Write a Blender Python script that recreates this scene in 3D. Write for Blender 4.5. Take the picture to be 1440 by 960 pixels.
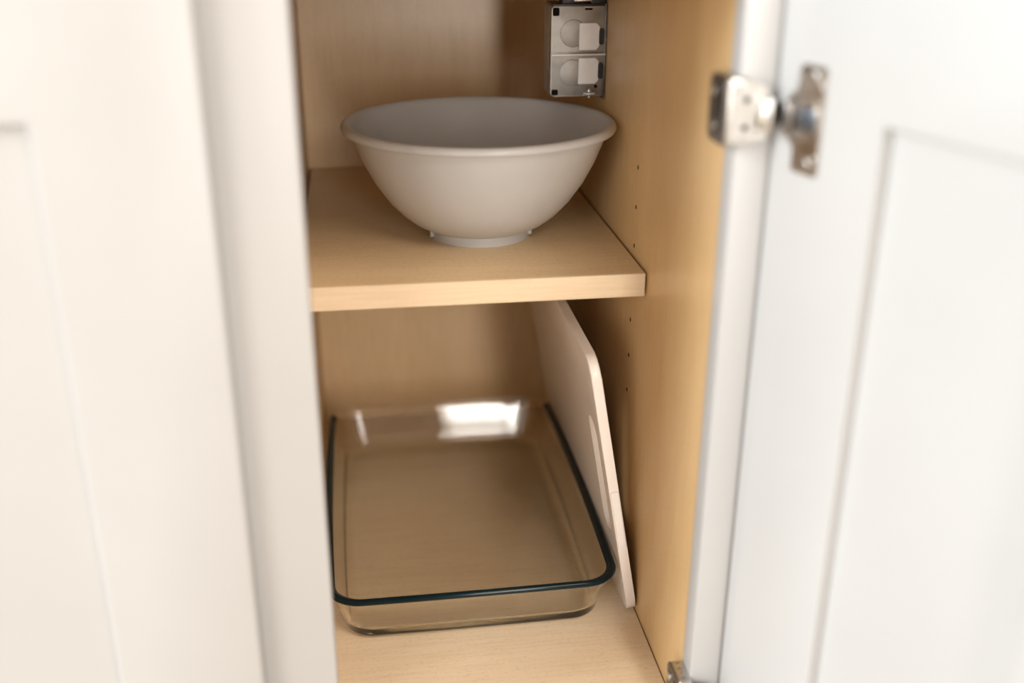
import bpy, bmesh, math, random
from mathutils import Vector, Matrix

random.seed(4)
scene = bpy.context.scene
COL = scene.collection
for o in list(bpy.data.objects):
    bpy.data.objects.remove(o, do_unlink=True)

# ------------------------------------------------------------------ camera
H = 0.43                      # height of the shelf top above the kitchen floor; geometry below is measured from the shelf's front right corner
cam_d = bpy.data.cameras.new('camera')
cam = bpy.data.objects.new('camera', cam_d)
COL.objects.link(cam)
R_, D_, F_ = (0.9893051, -0.14579608, 0.00434941), (-0.05209328, -0.38101904, -0.92309847), (0.13624134, 0.91299945, -0.38453908)
cam.matrix_world = Matrix(((R_[0], -D_[0], -F_[0], -0.22244), (R_[1], -D_[1], -F_[1], -0.77644), (R_[2], -D_[2], -F_[2], 0.27458 + H), (0, 0, 0, 1)))
cam_d.sensor_width = 36.0
cam_d.lens = 37.575
cam_d.clip_start = 0.01
cam_d.dof.use_dof = True
cam_d.dof.focus_distance = 0.90
cam_d.dof.aperture_fstop = 1.9
scene.camera = cam

# ------------------------------------------------------------------ light
world = bpy.data.worlds.new('room_light')
scene.world = world
world.use_nodes = True
wb = world.node_tree.nodes['Background']
wb.inputs['Color'].default_value = (1.0, 0.92, 0.83, 1)
wb.inputs['Strength'].default_value = 0.38

def area(name, loc, target, sx, sy, watts, color):
    l = bpy.data.lights.new(name, 'AREA')
    l.shape = 'RECTANGLE'; l.size = sx; l.size_y = sy; l.energy = watts; l.color = color
    o = bpy.data.objects.new(name, l); COL.objects.link(o)
    o.location = loc
    o.rotation_euler = (Vector(target) - Vector(loc)).to_track_quat('-Z', 'Y').to_euler()
    return o
area('window_daylight_front', (0.25, -3.0, 0.85), (0.0, 0.0, 0.45), 0.3, 1.6, 39, (1.0, 0.95, 0.89))
area('ceiling_light', (0.7, -2.0, 2.35), (-0.12, 0.0, 0.4), 1.1, 0.9, 58, (1.0, 0.88, 0.75))
area('window_daylight_left_front', (-1.7, -2.5, 0.9), (0.0, -0.1, 0.45), 1.2, 1.5, 39, (1.0, 0.95, 0.9))
area('window_daylight_left', (-2.4, -0.55, 1.3), (0.1, -0.3, 0.45), 1.1, 1.4, 104, (0.91, 0.97, 1.0))

vs = scene.view_settings
vs.view_transform = 'Standard'
vs.look = 'None'
vs.gamma = 1.0
vs.use_curve_mapping = False
vs.exposure = -0.1

# ------------------------------------------------------------------ helpers
def link(name, me, mat, parent=None, loc=None):
    o = bpy.data.objects.new(name, me); COL.objects.link(o)
    if mat is not None and len(me.materials) == 0:
        me.materials.append(mat)
    if parent is not None: o.parent = parent
    if loc is not None: o.location = loc
    return o

def from_bm(name, bm, mat, parent=None, loc=None, smooth=False, angle=None):
    bmesh.ops.recalc_face_normals(bm, faces=bm.faces[:])
    me = bpy.data.meshes.new(name); bm.to_mesh(me); bm.free()
    if smooth or angle is not None:
        for p in me.polygons: p.use_smooth = True
        if angle is not None: me.set_sharp_from_angle(angle=math.radians(angle))
    return link(name, me, mat, parent, loc)

def empty(name, loc, label=None, cat=None):
    o = bpy.data.objects.new(name, None); COL.objects.link(o); o.location = loc
    o.empty_display_size = 0.02
    if label: o['label'] = label; o['category'] = cat
    return o

def box_bm(x0, x1, y0, y1, z0, z1, bev=0.0008, seg=2, bm=None):
    b = bmesh.new()
    bmesh.ops.create_cube(b, size=1.0)
    for v in b.verts:
        v.co = Vector(((x0 + x1) / 2 + v.co.x * (x1 - x0), (y0 + y1) / 2 + v.co.y * (y1 - y0), (z0 + z1) / 2 + v.co.z * (z1 - z0)))
    if bev > 0:
        bmesh.ops.bevel(b, geom=b.edges[:], offset=bev, segments=seg, affect='EDGES', profile=0.5, clamp_overlap=True)
    if bm is None: return b
    me = bpy.data.meshes.new('t'); b.to_mesh(me); b.free(); bm.from_mesh(me); bpy.data.meshes.remove(me)
    return bm

def box(name, x0, x1, y0, y1, z0, z1, mat, parent, bev=0.0008, seg=2, off=(0, 0, 0)):
    return from_bm(name, box_bm(x0 - off[0], x1 - off[0], y0 - off[1], y1 - off[1], z0 - off[2], z1 - off[2], bev, seg), mat, parent, angle=25)

def cyl_bm(r, depth, axis='Z', center=(0, 0, 0), seg=32, bev=0.0, bm=None, r2=None):
    b = bmesh.new()
    bmesh.ops.create_cone(b, cap_ends=True, segments=seg, radius1=r, radius2=r if r2 is None else r2, depth=depth)
    if bev > 0:
        ed = [e for e in b.edges if abs(e.verts[0].co.z - e.verts[1].co.z) < 1e-7]
        bmesh.ops.bevel(b, geom=ed, offset=bev, segments=2, affect='EDGES', profile=0.5)
    rot = {'Z': Matrix(), 'Y': Matrix.Rotation(math.pi / 2, 4, 'X'), 'X': Matrix.Rotation(math.pi / 2, 4, 'Y')}[axis]
    bmesh.ops.transform(b, matrix=Matrix.Translation(center) @ rot, verts=b.verts[:])
    if bm is None: return b
    me = bpy.data.meshes.new('t'); b.to_mesh(me); b.free(); bm.from_mesh(me); bpy.data.meshes.remove(me)
    return bm

def prism_bm(pts, t0, t1, plane='XZ', bev=0.0, seg=2):
    """closed outline extruded between t0 and t1 along the third axis"""
    b = bmesh.new()
    def P(u, v, t):
        return {'XZ': (u, t, v), 'YZ': (t, u, v), 'XY': (u, v, t)}[plane]
    lo = [b.verts.new(P(u, v, t0)) for u, v in pts]
    hi = [b.verts.new(P(u, v, t1)) for u, v in pts]
    n = len(pts)
    f0 = b.faces.new(lo); f1 = b.faces.new(hi)
    for i in range(n):
        b.faces.new((lo[i], lo[(i + 1) % n], hi[(i + 1) % n], hi[i]))
    if bev > 0:
        ed = list(set(f0.edges[:] + f1.edges[:]))
        bmesh.ops.bevel(b, geom=ed, offset=bev, segments=seg, affect='EDGES', profile=0.5)
    return b

def rrect(u0, u1, v0, v1, r, n=6):
    out = []
    for cx, cy, a in ((u1 - r, v1 - r, 0), (u0 + r, v1 - r, 90), (u0 + r, v0 + r, 180), (u1 - r, v0 + r, 270)):
        for i in range(n + 1):
            t = math.radians(a + 90 * i / n)
            out.append((cx + r * math.cos(t), cy + r * math.sin(t)))
    return out

def tube_bm(pts, r, seg=12, bm=None):
    b = bm or bmesh.new()
    pts = [Vector(p) for p in pts]
    rings = []
    up = Vector((0.3, 0.7, 0.2)).normalized()
    for i, p in enumerate(pts):
        t = (pts[min(i + 1, len(pts) - 1)] - pts[max(i - 1, 0)]).normalized()
        a = t.cross(up).normalized(); c = t.cross(a)
        rings.append([b.verts.new(p + r * (math.cos(2 * math.pi * k / seg) * a + math.sin(2 * math.pi * k / seg) * c)) for k in range(seg)])
    for i in range(len(rings) - 1):
        for k in range(seg):
            b.faces.new((rings[i][k], rings[i][(k + 1) % seg], rings[i + 1][(k + 1) % seg], rings[i + 1][k]))
    b.faces.new(rings[0]); b.faces.new(rings[-1][::-1])
    return b

def carve(o, cutters, mat=None):
    """bake a boolean difference into o's mesh and drop the cutters"""
    for c in cutters:
        me = bpy.data.meshes.new('cut'); c.to_mesh(me); c.free(); me.materials.append(mat or o.data.materials[0])
        co = bpy.data.objects.new('cut', me); COL.objects.link(co); co.parent = o.parent
        m = o.modifiers.new('b', 'BOOLEAN'); m.operation = 'DIFFERENCE'; m.solver = 'EXACT'; m.object = co; m.material_mode = 'TRANSFER'
        co.matrix_parent_inverse = o.matrix_parent_inverse
        bpy.context.view_layer.update()
        dg = bpy.context.evaluated_depsgraph_get()
        nm = bpy.data.meshes.new_from_object(o.evaluated_get(dg))
        o.modifiers.clear()
        o.data = nm
        bpy.data.objects.remove(co, do_unlink=True)
    for p in o.data.polygons: p.use_smooth = True
    o.data.set_sharp_from_angle(angle=math.radians(25))

# ------------------------------------------------------------------ materials
def pbr(name, color, rough=0.5, metal=0.0, **kw):
    m = bpy.data.materials.new(name); m.use_nodes = True
    b = m.node_tree.nodes['Principled BSDF']
    b.inputs['Base Color'].default_value = (*color, 1)
    b.inputs['Roughness'].default_value = rough
    b.inputs['Metallic'].default_value = metal
    for k, v in kw.items(): b.inputs[k.replace('_', ' ')].default_value = v
    return m

def noise_mix(m, c0, c1, scale, detail=4, lo=0.35, hi=0.65, bump=0.0, stretch=(1, 1, 1), rough=None, dist=0.0):
    nt = m.node_tree; N = nt.nodes; L = nt.links
    b = N['Principled BSDF']
    tc = N.new('ShaderNodeTexCoord'); mp = N.new('ShaderNodeMapping'); mp.inputs['Scale'].default_value = stretch
    nz = N.new('ShaderNodeTexNoise'); nz.inputs['Scale'].default_value = scale; nz.inputs['Detail'].default_value = detail
    nz.inputs['Distortion'].default_value = dist
    cr = N.new('ShaderNodeValToRGB')
    cr.color_ramp.elements[0].position = lo; cr.color_ramp.elements[0].color = (*c0, 1)
    cr.color_ramp.elements[1].position = hi; cr.color_ramp.elements[1].color = (*c1, 1)
    L.new(tc.outputs['Object'], mp.inputs['Vector']); L.new(mp.outputs['Vector'], nz.inputs['Vector'])
    L.new(nz.outputs['Fac'], cr.inputs['Fac']); L.new(cr.outputs['Color'], b.inputs['Base Color'])
    if bump:
        bp = N.new('ShaderNodeBump'); bp.inputs['Strength'].default_value = bump; bp.inputs['Distance'].default_value = 0.0004
        L.new(nz.outputs['Fac'], bp.inputs['Height']); L.new(bp.outputs['Normal'], b.inputs['Normal'])
    if rough:
        mr = N.new('ShaderNodeMapRange'); mr.inputs['To Min'].default_value = rough[0]; mr.inputs['To Max'].default_value = rough[1]
        L.new(nz.outputs['Fac'], mr.inputs['Value']); L.new(mr.outputs['Result'], b.inputs['Roughness'])
    return m

def maple(name, along, light=(0.68, 0.465, 0.235), dark=(0.60, 0.39, 0.18), fleck=0.5, rough=0.36):
    """clear-coated maple veneer: soft broad figure, fine pores along the grain axis, small flecks"""
    m = bpy.data.materials.new(name); m.use_nodes = True
    nt = m.node_tree; N = nt.nodes; L = nt.links
    b = N['Principled BSDF']
    tc = N.new('ShaderNodeTexCoord')
    def nz(scale, stretch, detail, dist=0.0):
        mp = N.new('ShaderNodeMapping'); mp.inputs['Scale'].default_value = stretch
        n = N.new('ShaderNodeTexNoise'); n.inputs['Scale'].default_value = scale; n.inputs['Detail'].default_value = detail
        n.inputs['Distortion'].default_value = dist
        L.new(tc.outputs['Object'], mp.inputs['Vector']); L.new(mp.outputs['Vector'], n.inputs['Vector'])
        return n.outputs['Fac']
    ax = 'XYZ'.index(along)
    s1 = [1.0] * 3; s1[ax] = 0.16
    s2 = [1.0] * 3; s2[ax] = 0.05
    s3 = [1.0] * 3; s3[ax] = 0.3
    broad = nz(16, s1, 3, 0.6)
    fine = nz(420, s2, 2)
    speck = nz(900, s3, 1)
    cr = N.new('ShaderNodeValToRGB')
    cr.color_ramp.elements[0].position = 0.3; cr.color_ramp.elements[0].color = (*dark, 1)
    cr.color_ramp.elements[1].position = 0.68; cr.color_ramp.elements[1].color = (*light, 1)
    L.new(broad, cr.inputs['Fac'])
    mx = N.new('ShaderNodeMix'); mx.data_type = 'RGBA'; mx.blend_type = 'MULTIPLY'
    r2 = N.new('ShaderNodeValToRGB')
    r2.color_ramp.elements[0].position = 0.3; r2.color_ramp.elements[0].color = (0.88, 0.86, 0.83, 1)
    r2.color_ramp.elements[1].position = 0.6; r2.color_ramp.elements[1].color = (1, 1, 1, 1)
    L.new(fine, r2.inputs['Fac'])
    mx.inputs['Factor'].default_value = 0.6
    L.new(cr.outputs['Color'], mx.inputs['A']); L.new(r2.outputs['Color'], mx.inputs['B'])
    mx2 = N.new('ShaderNodeMix'); mx2.data_type = 'RGBA'; mx2.blend_type = 'MULTIPLY'
    r3 = N.new('ShaderNodeValToRGB')
    r3.color_ramp.elements[0].position = 0.25; r3.color_ramp.elements[0].color = (0.72, 0.66, 0.58, 1)
    r3.color_ramp.elements[1].position = 0.42; r3.color_ramp.elements[1].color = (1, 1, 1, 1)
    L.new(speck, r3.inputs['Fac'])
    mx2.inputs['Factor'].default_value = fleck
    L.new(mx.outputs['Result'], mx2.inputs['A']); L.new(r3.outputs['Color'], mx2.inputs['B'])
    L.new(mx2.outputs['Result'], b.inputs['Base Color'])
    b.inputs['Roughness'].default_value = rough
    bp = N.new('ShaderNodeBump'); bp.inputs['Strength'].default_value = 0.12; bp.inputs['Distance'].default_value = 0.0003
    L.new(fine, bp.inputs['Height']); L.new(bp.outputs['Normal'], b.inputs['Normal'])
    return m

M_paint = noise_mix(pbr('white_paint', (0.44, 0.436, 0.43), 0.34), (0.434, 0.43, 0.424), (0.446, 0.442, 0.436), 9, 2, bump=0.04)
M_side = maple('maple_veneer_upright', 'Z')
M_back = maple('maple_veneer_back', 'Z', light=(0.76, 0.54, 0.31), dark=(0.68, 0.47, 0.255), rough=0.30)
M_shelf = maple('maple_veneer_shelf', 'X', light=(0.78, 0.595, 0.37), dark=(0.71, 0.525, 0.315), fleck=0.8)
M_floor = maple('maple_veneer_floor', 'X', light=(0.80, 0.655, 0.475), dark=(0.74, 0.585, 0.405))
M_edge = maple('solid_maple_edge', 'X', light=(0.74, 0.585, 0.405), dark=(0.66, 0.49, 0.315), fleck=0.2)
M_hole = pbr('painted_hole_shade', (0.012, 0.009, 0.007), 0.9, Specular_IOR_Level=0.05)  # near-black colour stands in for the shade inside holes and slots
M_bowl = noise_mix(pbr('matte_white_plastic', (0.50, 0.495, 0.49), 0.36, Subsurface_Weight=0.12, Subsurface_Radius=(0.01, 0.008, 0.006), Subsurface_Scale=0.5),
                   (0.49, 0.485, 0.48), (0.51, 0.505, 0.50), 30, 2)
M_board = noise_mix(pbr('white_cutting_plastic', (0.74, 0.67, 0.61), 0.30), (0.73, 0.66, 0.60), (0.75, 0.68, 0.62), 60, 3, stretch=(1, 0.15, 1), bump=0.05)
M_grip = noise_mix(pbr('white_grip_plastic', (0.74, 0.69, 0.65), 0.5), (0.73, 0.68, 0.64), (0.75, 0.70, 0.66), 90, 2)
M_galv = noise_mix(pbr('galvanised_steel', (0.45, 0.43, 0.40), 0.5, 0.75), (0.35, 0.335, 0.31), (0.50, 0.48, 0.45), 60, 4, rough=(0.42, 0.62))
M_plate = noise_mix(pbr('bright_zinc_steel', (0.88, 0.88, 0.88), 0.35, 0.1), (0.85, 0.85, 0.87), (0.91, 0.91, 0.93), 80, 3)
M_nickel = noise_mix(pbr('nickel_plated_steel', (0.60, 0.58, 0.55), 0.28, 1.0), (0.56, 0.54, 0.51), (0.64, 0.62, 0.59), 150, 2, rough=(0.24, 0.34))
M_cup = noise_mix(pbr('brushed_dark_nickel', (0.42, 0.38, 0.34), 0.3, 1.0), (0.38, 0.345, 0.305), (0.46, 0.42, 0.38), 150, 2, rough=(0.24, 0.36))
M_bluing = noise_mix(pbr('dark_spring_steel', (0.16, 0.19, 0.23), 0.3, 0.9), (0.13, 0.16, 0.20), (0.20, 0.23, 0.27), 120, 2)
M_darkmetal = noise_mix(pbr('dark_hinge_steel', (0.16, 0.145, 0.13), 0.3, 0.85), (0.13, 0.12, 0.11), (0.20, 0.18, 0.165), 120, 2)
M_black = noise_mix(pbr('black_plastic', (0.015, 0.014, 0.014), 0.4), (0.012, 0.011, 0.011), (0.02, 0.018, 0.018), 60, 2)
M_cable = noise_mix(pbr('maroon_cable', (0.06, 0.012, 0.025), 0.35), (0.05, 0.01, 0.02), (0.08, 0.016, 0.03), 60, 2)
M_stamp = noise_mix(pbr('pale_stamp', (0.62, 0.60, 0.57), 0.6), (0.55, 0.53, 0.50), (0.68, 0.66, 0.63), 200, 2)
M_kitchen = noise_mix(pbr('kitchen_floor', (0.45, 0.36, 0.27), 0.5), (0.40, 0.31, 0.23), (0.50, 0.41, 0.31), 6, 4, stretch=(0.15, 1, 1))

def glass(name, tint, density):
    m = bpy.data.materials.new(name); m.use_nodes = True
    N = m.node_tree.nodes; L = m.node_tree.links
    b = N['Principled BSDF']
    b.inputs['Base Color'].default_value = (1, 1, 1, 1); b.inputs['Roughness'].default_value = 0.0
    b.inputs['IOR'].default_value = 1.16; b.inputs['Transmission Weight'].default_value = 1.0
    b.inputs['Coat Weight'].default_value = 1.0; b.inputs['Coat Roughness'].default_value = 0.0; b.inputs['Coat IOR'].default_value = 1.5
    v = N.new('ShaderNodeVolumeAbsorption'); v.inputs['Color'].default_value = (*tint, 1); v.inputs['Density'].default_value = density
    L.new(v.outputs['Volume'], N['Material Output'].inputs['Volume'])
    return m
M_glass = glass('clear_glass', (0.93, 0.90, 0.72), 40.0)
M_rim = noise_mix(pbr('painted_rim_refraction', (0.004, 0.013, 0.016), 0.08, Specular_IOR_Level=0.16), (0.003, 0.010, 0.013), (0.006, 0.017, 0.020), 20, 2)  # opaque colour painting the dark refraction of clear glass seen edge-on

# ------------------------------------------------------------------ the setting
fl = box('floor', -1.6, 1.4, -3.2, 0.62, -0.03, 0.0, M_kitchen, None, 0)
fl['kind'] = 'structure'

# ------------------------------------------------------------------ cabinet
XL, XR = -0.273, 0.002                   # inside faces of the open bay
YB, YF0, YF1 = 0.392, -0.151, -0.170     # back panel, rear and front of the face frame
ZF, ZT = -0.307, 0.262                   # bay floor, bay top
cab = empty('base_cabinet', (-0.30, 0.12, 0), 'white painted kitchen base cabinet with maple interior and one door swung open', 'cabinet')
CO = (-0.30, 0.12, -H)                   # part coordinates -> local
def cb(name, x0, x1, y0, y1, z0, z1, mat, bev=0.0008, seg=2):
    return box(name, x0, x1, y0, y1, z0, z1, mat, cab, bev, seg, CO)
pr = cb('side_panel', XR, XR + 0.016, YF0, YB + 0.012, ZF - 0.018, ZT + 0.018, M_side, 0)
holes = []
for k in range(-4, 3):
    z = 0.0083 + 0.0328 * k
    holes.append(cyl_bm(0.0019, 0.02, 'X', (XR - CO[0], 0.0458 - CO[1], z - CO[2]), 16))
holes.append(cyl_bm(0.0019, 0.02, 'X', (XR - CO[0], 0.345 - CO[1], -0.0245 - CO[2]), 16))
carve(pr, holes, M_hole)
cb('side_panel', XL - 0.016, XL, YF0, YB + 0.012, ZF - 0.018, ZT + 0.018, M_side, 0)
cb('side_panel', -0.66, -0.644, YF0, YB + 0.012, ZF - 0.018, ZT + 0.018, M_side, 0)
cb('back_panel', XL, XR, YB, YB + 0.012, ZF - 0.018, ZT + 0.018, M_back, 0)
cb('back_panel', -0.644, XL - 0.016, YB, YB + 0.012, ZF - 0.018, ZT + 0.018, M_back, 0)
cb('bottom_panel', XL, XR - 0.0009, YF0, YB, ZF - 0.018, ZF, M_floor, 0.0006)
cb('bottom_panel', -0.644, XL - 0.016, YF0, YB, ZF - 0.018, ZF, M_floor, 0.0006)
cb('top_panel', XL, XR, YF0, YB, ZT, ZT + 0.018, M_floor, 0)
cb('top_panel', -0.644, XL - 0.016, YF0, YB, ZT, ZT + 0.018, M_floor, 0)
# face frame: stiles and rails
zs0, zs1 = ZF - 0.038, ZT + 0.04
cb('frame_stile', -0.3294, -0.2534, YF1, YF0, zs0, zs1, M_paint, 0.0016, 3)
cb('frame_stile', XR, XR + 0.0375, YF1, YF0, zs0, zs1, M_paint, 0.0012, 3)
cb('frame_stile', -0.661, -0.585, YF1, YF0, zs0, zs1, M_paint, 0.0012, 3)
cb('frame_rail', -0.2534, XR, YF1, YF0, ZT - 0.02, zs1, M_paint, 0.0012, 3)
cb('frame_rail', -0.585, -0.3294, YF1, YF0, ZT - 0.02, zs1, M_paint, 0.0012, 3)
cb('frame_rail', -0.2534, XR, YF1, YF0, zs0, ZF - 0.001, M_paint, 0.0012, 3)
cb('frame_rail', -0.585, -0.3294, YF1, YF0, zs0, ZF - 0.001, M_paint, 0.0012, 3)
cb('toe_kick', -0.66, XR + 0.0375, -0.085, -0.07, -H, ZF - 0.0185, M_paint, 0.0008)

# shelf pins of the adjustable shelf
for sx, x in ((1, XR), (-1, XL)):
    for y in (0.0458, 0.345):
        b = cyl_bm(0.0019, 0.014, 'X', (x - sx * 0.001, y, -0.0245), 12)
        box_bm(x - sx * 0.008 if sx > 0 else x, x if sx > 0 else x - sx * 0.008, y - 0.004, y + 0.004, -0.0205, -0.0192, 0.0003, 1, b)
        bmesh.ops.translate(b, verts=b.verts[:], vec=(-CO[0], -CO[1], -CO[2]))
        from_bm('shelf_pin', b, M_nickel, cab, angle=35)

# shaker doors: a door is its recessed panel with stiles and rails round it.  local: u away from the hinge edge, w out of the shown face, z up
def shaker_door(label, w, z0, z1, sw, recess_shown, recess_other, t, mat_world, ease):
    p = from_bm('door', box_bm(sw - 0.01, w - sw + 0.01, -t + recess_other, -recess_shown, z0 + sw - 0.01, z1 - sw + 0.01, 0), M_paint, cab)
    p['label'] = label
    p.matrix_local = mat_world
    # mitred frame round the panel, painted over without visible joints
    b = bmesh.new()
    def ring(u0, u1, a0, a1, y): return [b.verts.new((u, y, z)) for u, z in ((u0, a0), (u1, a0), (u1, a1), (u0, a1))]
    of, nf = ring(0, w, z0, z1, 0), ring(sw, w - sw, z0 + sw, z1 - sw, 0)
    ok, nk = ring(0, w, z0, z1, -t), ring(sw, w - sw, z0 + sw, z1 - sw, -t)
    for i in range(4):
        j = (i + 1) % 4
        b.faces.new((of[i], of[j], nf[j], nf[i])); b.faces.new((ok[i], ok[j], nk[j], nk[i]))
        b.faces.new((of[i], of[j], ok[j], ok[i])); b.faces.new((nf[i], nf[j], nk[j], nk[i]))
    bmesh.ops.recalc_face_normals(b, faces=b.faces[:])
    ed = [e for e in b.edges if e.calc_face_angle() > 0.5]
    bmesh.ops.bevel(b, geom=ed, offset=ease, segments=3, affect='EDGES', profile=0.5)
    from_bm('door_frame', b, M_paint, p, angle=25)
    return p
TH = math.radians(16.3)
dv = Vector((math.sin(TH), -math.cos(TH), 0)); nv = Vector((-math.cos(TH), -math.sin(TH), 0))
K = Vector((0.0231 - CO[0], -0.1738 - CO[1], -CO[2]))
DZ0, DZ1 = ZF - 0.03, 0.2535
M_open = Matrix(((dv.x, nv.x, 0, K.x), (dv.y, nv.y, 0, K.y), (0, 0, 1, K.z), (0, 0, 0, 1)))
open_door = shaker_door('white shaker door swung wide open, inner face showing', 0.314, DZ0, DZ1, 0.0885, 0.0075, 0.0075, 0.020, M_open, 0.0014)
M_shut = Matrix(((-1, 0, 0, -0.3004 - CO[0]), (0, -1, 0, -0.1905 - CO[1]), (0, 0, 1, -CO[2]), (0, 0, 0, 1)))
shut_door = shaker_door('white shaker door, shut', 0.314, DZ0, DZ1, 0.0905, 0.0075, 0.0075, 0.020, M_shut, 0.0030)

# compact face-frame hinges
def hinge(zc, name_label):
    # cup plate on the door, in door coordinates (u, w, z) -> cabinet local
    cu = 0.0272
    out = []
    prof = []
    hw = 0.0305
    # flange outline: winged plate with a round bulge towards the hinge edge
    outline = [(cu - 0.006, -hw), (cu + 0.0135, -hw), (cu + 0.0155, -hw + 0.002), (cu + 0.0155, hw - 0.002), (cu + 0.0135, hw), (cu - 0.004, hw), (cu - 0.0062, hw - 0.002)]
    for i in range(15):
        a = math.radians(112 + 136 * i / 14)
        outline.append((cu + 0.0175 * math.cos(a), 0.0175 * math.sin(a)))
    outline.append((cu - 0.0062, -hw + 0.002))
    b = prism_bm([(u, z) for u, z in outline], 0.0, 0.0014, 'XZ', 0.0004, 1)
    h = from_bm('hinge', b, M_cup, cab, angle=30)
    h['label'] = name_label
    h.matrix_local = M_open @ Matrix.Translation((0, 0, zc))
    carve_c = cyl_bm(0.0128, 0.02, 'Y', (cu - 0.001, 0, 0), 40)
    carve(h, [prep(h, carve_c)])
    # cup: a shallow dish sunk through the plate
    b = bmesh.new()
    prof = [(0.0150, 0.0014), (0.0146, 0.0026), (0.0134, 0.0026), (0.0127, 0.0012), (0.0122, -0.0090), (0.0100, -0.0105), (0.0, -0.0105)]
    lathe(b, prof, 40)
    bmesh.ops.transform(b, matrix=Matrix.Translation((cu - 0.001, 0, 0)) @ Matrix.Rotation(-math.pi / 2, 4, 'X'), verts=b.verts[:])
    from_bm('hinge_cup', b, M_cup, h, angle=30)
    # spring box inside the cup
    from_bm('spring', box_bm(cu - 0.003, cu + 0.0115, -0.007, 0.0032, -0.0065, 0.0075, 0.0016, 2), M_bluing, h, angle=35)
    from_bm('pivot_knuckle', cyl_bm(0.0042, 0.017, 'Z', (cu - 0.0105, 0.0024, 0.0005), 20, 0.0006), M_darkmetal, h, angle=35)
    for s in (-1, 1):
        b = cyl_bm(0.0042, 0.0016, 'Y', (cu + 0.0055, 0.0019, s * 0.0245), 24, 0.0006)
        sc_ = from_bm('screw', b, M_nickel, h, angle=35)
        b = box_bm(cu + 0.0030, cu + 0.0080, 0.0026, 0.00285, s * 0.0245 - 0.0005, s * 0.0245 + 0.0005, 0, 1)
        box_bm(cu + 0.0050, cu + 0.0060, 0.0026, 0.00285, s * 0.0245 - 0.0025, s * 0.0245 + 0.0025, 0, 1, b)
        from_bm('screw_recess', b, M_darkmetal, h)
        b = cyl_bm(0.0022, 0.0012, 'Y', (cu + 0.0118, 0.0018, s * 0.0205), 16, 0.0005)
        from_bm('rivet', b, M_nickel, h, angle=35)
    # frame clip: block hugging the inner edge of the face frame (cabinet coordinates)
    inv = (M_open @ Matrix.Translation((0, 0, zc))).inverted()
    def put(name, b, mat, ang=30):
        bmesh.ops.translate(b, verts=b.verts[:], vec=(-CO[0], -CO[1], -CO[2]))
        bmesh.ops.transform(b, matrix=inv, verts=b.verts[:])
        return from_bm(name, b, mat, h, angle=ang)
    zt, zb = zc + 0.0205, zc - 0.0205
    b = prism_bm(rrect(-0.1775, -0.1490, zb, zt, 0.003), XR - 0.0090, XR - 0.0002, 'YZ', 0.0012, 3)
    put('frame_clip', b, M_nickel)
    b = prism_bm(rrect(-0.1745, -0.1470, zb + 0.001, zt - 0.001, 0.004), XR - 0.0102, XR - 0.0086, 'YZ', 0.0006, 2)
    put('adjuster_plate', b, M_darkmetal)
    for s in (-1, 1):
        put('adjuster_screw', cyl_bm(0.0036, 0.0022, 'X', (XR - 0.0106, -0.1560 + 0.0018 * s, zc + s * 0.0100), 20, 0.0006), M_nickel)
    put('adjuster_slot', box_bm(XR - 0.0106, XR - 0.0100, -0.1690, -0.1655, zb + 0.006, zt - 0.006, 0.0002, 1), M_hole)
    # stamped marks on the top end of the clip
    for i, (dx, w1, w2) in enumerate(((0.0048, 0.0030, 0.0012), (0.0050, 0.0026, 0.0007), (0.0048, 0.0012, 0.0012), (0.0050, 0.0026, 0.0008))):
        yy = -0.1535 - 0.0054 * i
        b = box_bm(XR - dx - w1 / 2, XR - dx + w1 / 2, yy - w2 / 2, yy + w2 / 2, zt - 0.0002, zt + 0.00006, 0, 1)
        if i in (1, 3):
            box_bm(XR - dx - w1 / 2, XR - dx - w1 / 2 + 0.0007, yy - 0.0018, yy, zt - 0.0002, zt + 0.00006, 0, 1, b)
            box_bm(XR - dx + w1 / 2 - 0.0007, XR - dx + w1 / 2, yy - 0.0018, yy, zt - 0.0002, zt + 0.00006, 0, 1, b)
        put('stamped_mark', b, M_darkmetal)
    # arm plate lying over the frame front, then the arm that reaches the cup
    b = prism_bm([(XR - 0.0075, zc - 0.0180), (XR + 0.0060, zc - 0.0180), (XR + 0.0150, zc - 0.0150), (XR + 0.0150, zc + 0.0150), (XR + 0.0060, zc + 0.0180), (XR - 0.0075, zc + 0.0180)],
                 -0.1792, -0.1772, 'XZ', 0.0006, 2)
    put('arm_plate', b, M_nickel, 20)
    for s in (-1, 1):
        put('plate_hole', cyl_bm(0.0020, 0.0006, 'Y', (XR + 0.0012, -0.1792, zc + s * 0.0082), 16), M_hole)
    put('arm', box_bm(XR + 0.0075, XR + 0.0160, -0.1850, -0.1788, zc - 0.0082, zc + 0.0082, 0.002, 2), M_nickel)
    put('pivot_pin', cyl_bm(0.0022, 0.020, 'Z', (XR + 0.0135, -0.1862, zc), 16, 0.0006), M_nickel)
    from_bm('arm_tongue', box_bm(0.0020, 0.0165, 0.0002, 0.0028, -0.0058, 0.0062, 0.0008, 2), M_darkmetal, h, angle=35)
    return h

def prep(o, bmc):
    """move a cutter given in o's coordinates into o's parent space"""
    bmesh.ops.transform(bmc, matrix=o.matrix_local, verts=bmc.verts[:])
    return bmc

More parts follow.
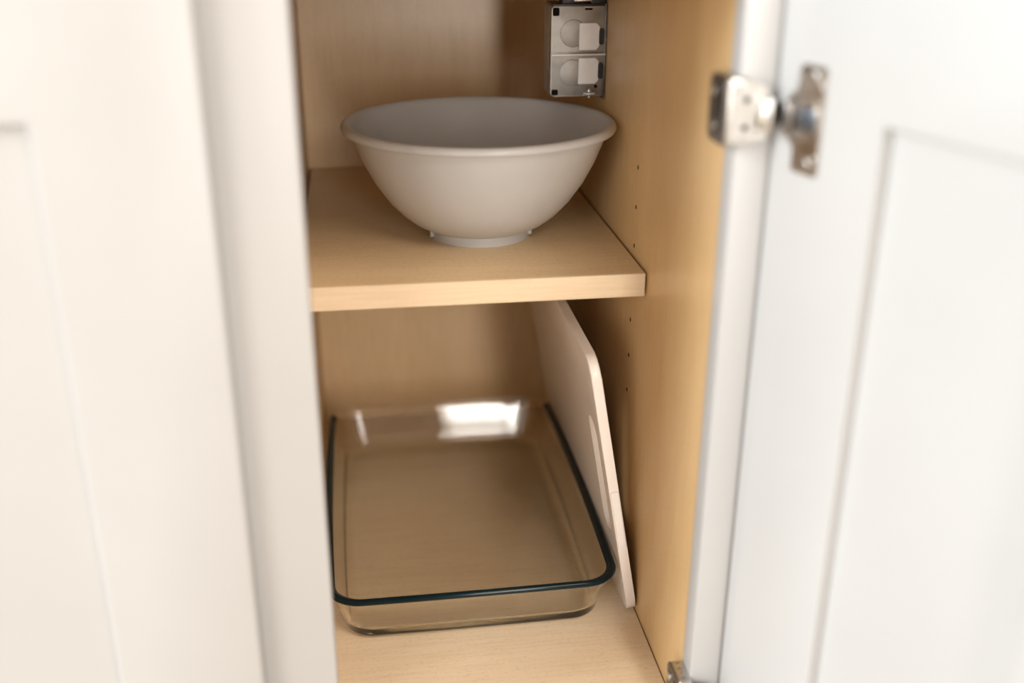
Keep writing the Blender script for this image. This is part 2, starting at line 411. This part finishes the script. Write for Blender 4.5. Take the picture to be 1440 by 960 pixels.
def lathe(bm, prof, seg, close_axis=True):
    rings = []
    for r, z in prof:
        if r < 1e-9: rings.append([bm.verts.new((0, 0, z))])
        else: rings.append([bm.verts.new((r * math.cos(2 * math.pi * k / seg), r * math.sin(2 * math.pi * k / seg), z)) for k in range(seg)])
    for a, c in zip(rings, rings[1:]):
        for k in range(seg):
            k2 = (k + 1) % seg
            if len(a) == 1 and len(c) == 1: continue
            if len(c) == 1: bm.faces.new((a[k], a[k2], c[0]))
            elif len(a) == 1: bm.faces.new((a[0], c[k2], c[k]))
            else: bm.faces.new((a[k], a[k2], c[k2], c[k]))

# cup bores in the open door so the cups sit inside it
for st in [c for c in open_door.children if c.name.startswith('door_frame')]:
    keep = st
cuts = []
for zc in (0.1585, -0.2770):
    c = cyl_bm(0.0132, 0.026, 'Y', (0.0272 - 0.001, 0, zc), 40)
    cuts.append(c)
carve(keep, cuts)
if len(keep.data.materials) == 0: keep.data.materials.append(M_paint)
hinge(0.1585, 'upper nickel hinge of the open door')
hinge(-0.2770, 'lower nickel hinge of the open door')

# ------------------------------------------------------------------ adjustable shelf
sh = empty('shelf', (-0.135, 0.19, H - 0.019), 'adjustable maple veneer shelf under the white bowl', 'shelf')
SO = (-0.135, 0.19, -0.019)
box('shelf_board', -0.2708, -0.0002, 0.0008, 0.389, -0.019, 0.0, M_shelf, sh, 0.0003, 1, SO)
box('edge_band', -0.2708, -0.0002, -0.0008, 0.0008, -0.019, 0.0, M_edge, sh, 0.0003, 1, SO)

# ------------------------------------------------------------------ mixing bowl
bowl = empty('mixing_bowl', (-0.117, 0.127, H), 'large matte white plastic mixing bowl standing on the shelf', 'bowl')
RB = 0.1165
def outer(z):
    # radius of the outside at height z
    pts = [(0.0095, 0.050), (0.014, 0.0585), (0.022, 0.0685), (0.034, 0.0795), (0.050, 0.0905), (0.068, 0.0998), (0.086, 0.1068), (0.094, 0.1092)]
    for (z0, r0), (z1, r1) in zip(pts, pts[1:]):
        if z <= z1: return r0 + (r1 - r0) * (z - z0) / (z1 - z0)
    return pts[-1][1]
ZS = [0.0095, 0.0115, 0.014, 0.018, 0.022, 0.028, 0.034, 0.042, 0.050, 0.059, 0.068, 0.077, 0.086, 0.0935]
prof = [(0.0, 0.0085), (0.035, 0.0085), (0.045, 0.0087)] + [(outer(z), z) for z in ZS]
prof += [(0.1105, 0.0938), (0.1142, 0.0930), (0.1160, 0.0936), (0.1166, 0.0955), (0.1160, 0.0980), (0.1140, 0.0996), (0.1115, 0.0999), (0.1090, 0.0988), (0.1072, 0.0960)]
prof += [(outer(z) - 0.0028, z) for z in reversed(ZS[2:-1])] + [(0.050, 0.0125), (0.035, 0.0115), (0.0, 0.0112)]
b = bmesh.new(); lathe(b, prof, 128)
bo = from_bm('bowl_body', b, M_bowl, bowl, angle=60)
b = bmesh.new()
lathe(b, [(0.0440, 0.0), (0.0436, 0.0100), (0.0405, 0.0100), (0.0405, 0.0004), (0.0412, 0.0), (0.0440, 0.0)], 96)
bmesh.ops.remove_doubles(b, verts=b.verts[:], dist=1e-6)
ft = from_bm('foot_ring', b, M_bowl, bowl, angle=50)
for ang in (197, 339, 77):
    a = math.radians(ang)
    b = box_bm(0.0432, 0.0468, -0.0016, 0.0016, 0.0022, 0.0100, 0.0004, 1)
    bmesh.ops.rotate(b, verts=b.verts[:], cent=(0, 0, 0), matrix=Matrix.Rotation(a, 3, 'Z'))
    from_bm('foot_rib', b, M_bowl, bowl, angle=35)

# ------------------------------------------------------------------ glass baking dish
dish_c = (-0.1415, 0.139)
def dish_loop(a, bb, r, bow, n=10, m=14):
    """rounded rectangle with slightly bowed sides"""
    pts = []
    cor = ((a - r, bb - r, 0), (-a + r, bb - r, 90), (-a + r, -bb + r, 180), (a - r, -bb + r, 270))
    for i, (cx, cy, st) in enumerate(cor):
        for k in range(n + 1):
            t = math.radians(st + 90 * k / n)
            pts.append((cx + r * math.cos(t), cy + r * math.sin(t)))
        nx = cor[(i + 1) % 4]
        t = math.radians(st + 90)
        p0 = (cx + r * math.cos(t), cy + r * math.sin(t)); p1 = (nx[0] + r * math.cos(t), nx[1] + r * math.sin(t))
        for k in range(1, m):
            pts.append((p0[0] + (p1[0] - p0[0]) * k / m, p0[1] + (p1[1] - p0[1]) * k / m))
    out = []
    for x, y in pts:
        fx = 1 - (y / bb) ** 2; fy = 1 - (x / a) ** 2
        out.append((x + bow * (x / a) * max(fx, 0), y + 0.25 * bow * (y / bb) * max(fy, 0)))
    return out
A, B = 0.1228, 0.1835        # half size of the rim, without the bow
def dl(inset, r, bow=0.0036): return dish_loop(A - inset, B - inset, r, bow)
# (inset, z, corner radius): outside up, over the rim, inside down
rings = [(0.0340, 0.0006, 0.0163), (0.0240, 0.0002, 0.0193), (0.0220, 0.0004, 0.0199), (0.0200, 0.0008, 0.0205), (0.0182, 0.0016, 0.0211), (0.0166, 0.0026, 0.0215), (0.0153, 0.0039, 0.0219),
         (0.0143, 0.0053, 0.0222), (0.0137, 0.0069, 0.0224), (0.0135, 0.0085, 0.0224), (0.0112, 0.0150, 0.0231), (0.0082, 0.0250, 0.0240), (0.0054, 0.0350, 0.0249), (0.0036, 0.0420, 0.0254),
         (0.0022, 0.0446, 0.0258), (0.0006, 0.0462, 0.0263), (0.0000, 0.0480, 0.0265), (0.0006, 0.0496, 0.0263), (0.0022, 0.0505, 0.0258), (0.0042, 0.0502, 0.0252), (0.0060, 0.0488, 0.0247),
         (0.0074, 0.0462, 0.0243), (0.0092, 0.0400, 0.0237), (0.0118, 0.0305, 0.0230), (0.0142, 0.0215, 0.0222), (0.0158, 0.0160, 0.0218), (0.0161, 0.0139, 0.0217), (0.0171, 0.0118, 0.0214),
         (0.0187, 0.0099, 0.0209), (0.0208, 0.0082, 0.0202), (0.0234, 0.0069, 0.0195), (0.0264, 0.0058, 0.0186), (0.0296, 0.0052, 0.0176), (0.0330, 0.0050, 0.0166), (0.0460, 0.0050, 0.0127)]
b = bmesh.new()
vr = [[b.verts.new((x, y, z)) for x, y in dl(i, r)] for i, z, r in rings]
for j, (a0, a1) in enumerate(zip(vr, vr[1:])):
    n = len(a0)
    for k in range(n):
        f = b.faces.new((a0[k], a0[(k + 1) % n], a1[(k + 1) % n], a1[k]))
        f.material_index = 1 if 14 <= j <= 20 and f.calc_center_median().y < B - 0.022 else 0  # painted refraction dark on front and side rim faces; rear stays clear
b.faces.new(vr[0][::-1]); b.faces.new(vr[-1])
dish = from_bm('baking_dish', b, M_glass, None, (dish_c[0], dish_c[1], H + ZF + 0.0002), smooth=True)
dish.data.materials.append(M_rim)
dish['label'] = 'clear rectangular glass baking dish with refraction darkness painted on its rim, on the cabinet floor'
dish['category'] = 'baking dish'

# ------------------------------------------------------------------ cutting board leaning on the dish
bd = empty('cutting_board', (0.0014, 0.161, H + ZF + 0.0015), 'thin off-white plastic cutting board leaning on its long edge beside the glass dish', 'cutting board')
LEAN = math.radians(10.0)
bd.rotation_euler = (0, -LEAN, 0)
L2, HB, TB = 0.189, 0.249, 0.0081
pts = rrect(-L2, L2, 0.0, HB, 0.016, 8)
body = from_bm('board', prism_bm(pts, -TB, 0.0, 'YZ', 0.0009, 2), M_board, bd, angle=35)
slot = prism_bm(rrect(-L2 + 0.020, -L2 + 0.050, 0.070, 0.182, 0.014, 8), -TB - 0.01, 0.01, 'YZ')
bpy.context.view_layer.update()
carve(body, [slot])
b = prism_bm(rrect(-TB + 0.0008, -0.0008, 0.0715, 0.1275, 0.0006, 2), -L2 - 0.0012, -L2 + 0.001, 'XZ', 0.0002, 1)
from_bm('edge_grip', b, M_grip, bd, angle=35)

# ------------------------------------------------------------------ metal outlet box on the right panel
ob = empty('electrical_box', (XR, 0.172, H + 0.1095), 'galvanised steel electrical box fixed high on the right cabinet panel', 'electrical box')
BX, BY, BZ = 0.0495, 0.036, 0.0775       # local: x runs 0 .. -BX, y 0 .. BY, z 0 .. BZ
def eb(name, x0, x1, y0, y1, z0, z1, mat, bev=0.0006, seg=2, parent=None):
    return from_bm(name, box_bm(x0, x1, y0, y1, z0, z1, bev, seg), mat, parent or ob, angle=35)
bb_ = prism_bm(rrect(-BX, -0.0006, 0, BZ, 0.0030, 5), 0.0, BY, 'XZ', 0.0008, 2)
bodyb = from_bm('box_body', bb_, M_galv, ob, angle=35)
# knockout discs
for zc in (0.0205, 0.0545):
    k = from_bm('knockout', cyl_bm(0.0112, 0.0008, 'Y', (-0.0300, -0.0001, zc), 40, 0.0003), M_galv, ob, angle=35)
    b = bmesh.new(); lathe(b, [(0.0120, 0), (0.0120, 0.0003), (0.0112, 0.0003), (0.0112, 0), (0.0120, 0)], 40)
    bmesh.ops.remove_doubles(b, verts=b.verts[:], dist=1e-6)
    bmesh.ops.transform(b, matrix=Matrix.Translation((-0.0300, 0.0001, zc)) @ Matrix.Rotation(math.pi / 2, 4, 'X'), verts=b.verts[:])
    from_bm('knockout_groove', b, M_darkmetal, k)
# bright clamp plates with clipped corners, each with its dark slot
for z0, z1 in ((0.0110, 0.0335), (0.0403, 0.0632)):
    x0, x1, c = -0.0250, -0.0068, 0.0030
    pl = prism_bm([(x0, z0), (x1 - c, z0), (x1, z0 + c), (x1, z1 - c), (x1 - c, z1), (x0, z1)], -0.0022, -0.0006, 'XZ', 0.0002, 1)
    p = from_bm('clamp_plate', pl, M_plate, ob, angle=35)
    zm = (z0 + z1) / 2
    from_bm('slot', prism_bm(rrect(-0.0073, -0.0027, zm - 0.0070, zm + 0.0070, 0.0022, 5), -0.0027, -0.0008, 'XZ'), M_black, p)
eb('seam_bar', -BX - 0.0005, -0.0010, -0.0028, 0.001, 0.0357, 0.0372, M_plate, 0.0005)
eb('seam_line', -BX - 0.0003, -0.0010, -0.0010, 0.001, 0.0374, 0.0386, M_darkmetal, 0.0)
# punched corner openings
for zc in (0.0035, 0.0728):
    from_bm('corner_hole', prism_bm(rrect(-BX + 0.0010, -BX + 0.0068, zc - 0.0036 if zc > 0.05 else zc - 0.0022, zc + 0.0034 if zc > 0.05 else zc + 0.0028, 0.0014, 4), -0.0003, 0.001, 'XZ'), M_hole, ob)
eb('top_notch', -0.0200, -0.0135, -0.0003, 0.001, 0.0740, 0.0757, M_hole, 0)
eb('ear_tab', -0.0210, -0.0075, -0.0010, 0.001, 0.0757, 0.0772, M_galv, 0.0003)
# fixing screw with its ear, lower right
eb('screw_ear', -0.0220, -0.0070, -0.0050, 0.001, 0.0010, 0.0024, M_galv, 0.0004)
from_bm('washer', cyl_bm(0.0056, 0.0012, 'Z', (-0.0150, -0.0034, 0.0032), 24, 0.0004), M_plate, ob, angle=35)
from_bm('screw', cyl_bm(0.0032, 0.0022, 'Z', (-0.0150, -0.0030, 0.0052), 20, 0.0005), M_nickel, ob, angle=35)
from_bm('screw_shank', cyl_bm(0.0016, 0.0080, 'Z', (-0.0150, -0.0030, 0.0030), 12), M_nickel, ob, angle=35)
from_bm('screw_hole', cyl_bm(0.0016, 0.0008, 'Y', (-0.0085, -0.0001, 0.0085), 16), M_hole, ob)
eb('gap_shadow_strip', -0.0024, -0.0002, -0.0020, BY, -0.0025, BZ + 0.0020, M_darkmetal, 0.0003)  # dark strip put in for the shadow gap between box and panel
eb('stamped_text_line', -BX - 0.0002, -BX + 0.001, 0.0130, 0.0143, 0.022, 0.058, M_stamp, 0)
# cable clamps and cable leaving upwards
eb('lid_plate', -BX + 0.001, -0.0010, -0.0004, BY - 0.002, BZ - 0.0004, BZ + 0.0016, M_black, 0.0004)
eb('cable_clamp', -0.0400, -0.0240, 0.0010, 0.0180, BZ + 0.0010, BZ + 0.0080, M_black, 0.0012)
eb('clamp_strap', -0.0300, -0.0140, -0.0010, 0.0030, BZ + 0.0036, BZ + 0.0056, M_nickel, 0.0006)
eb('cable_clamp', -0.0150, -0.0012, 0.0005, 0.0200, BZ + 0.0010, BZ + 0.0110, M_black, 0.0012)
cz0 = BZ + 0.006
from_bm('cable', tube_bm([(-0.033, 0.009, cz0), (-0.0332, 0.0095, cz0 + 0.015), (-0.0325, 0.012, cz0 + 0.035), (-0.030, 0.016, cz0 + 0.055), (-0.028, 0.019, 0.1515)], 0.0036), M_cable, ob, smooth=True)
from_bm('cable', tube_bm([(-0.0075, 0.010, cz0), (-0.0077, 0.0105, cz0 + 0.02), (-0.0085, 0.013, cz0 + 0.04), (-0.0095, 0.016, 0.1515)], 0.0034), M_black, ob, smooth=True)
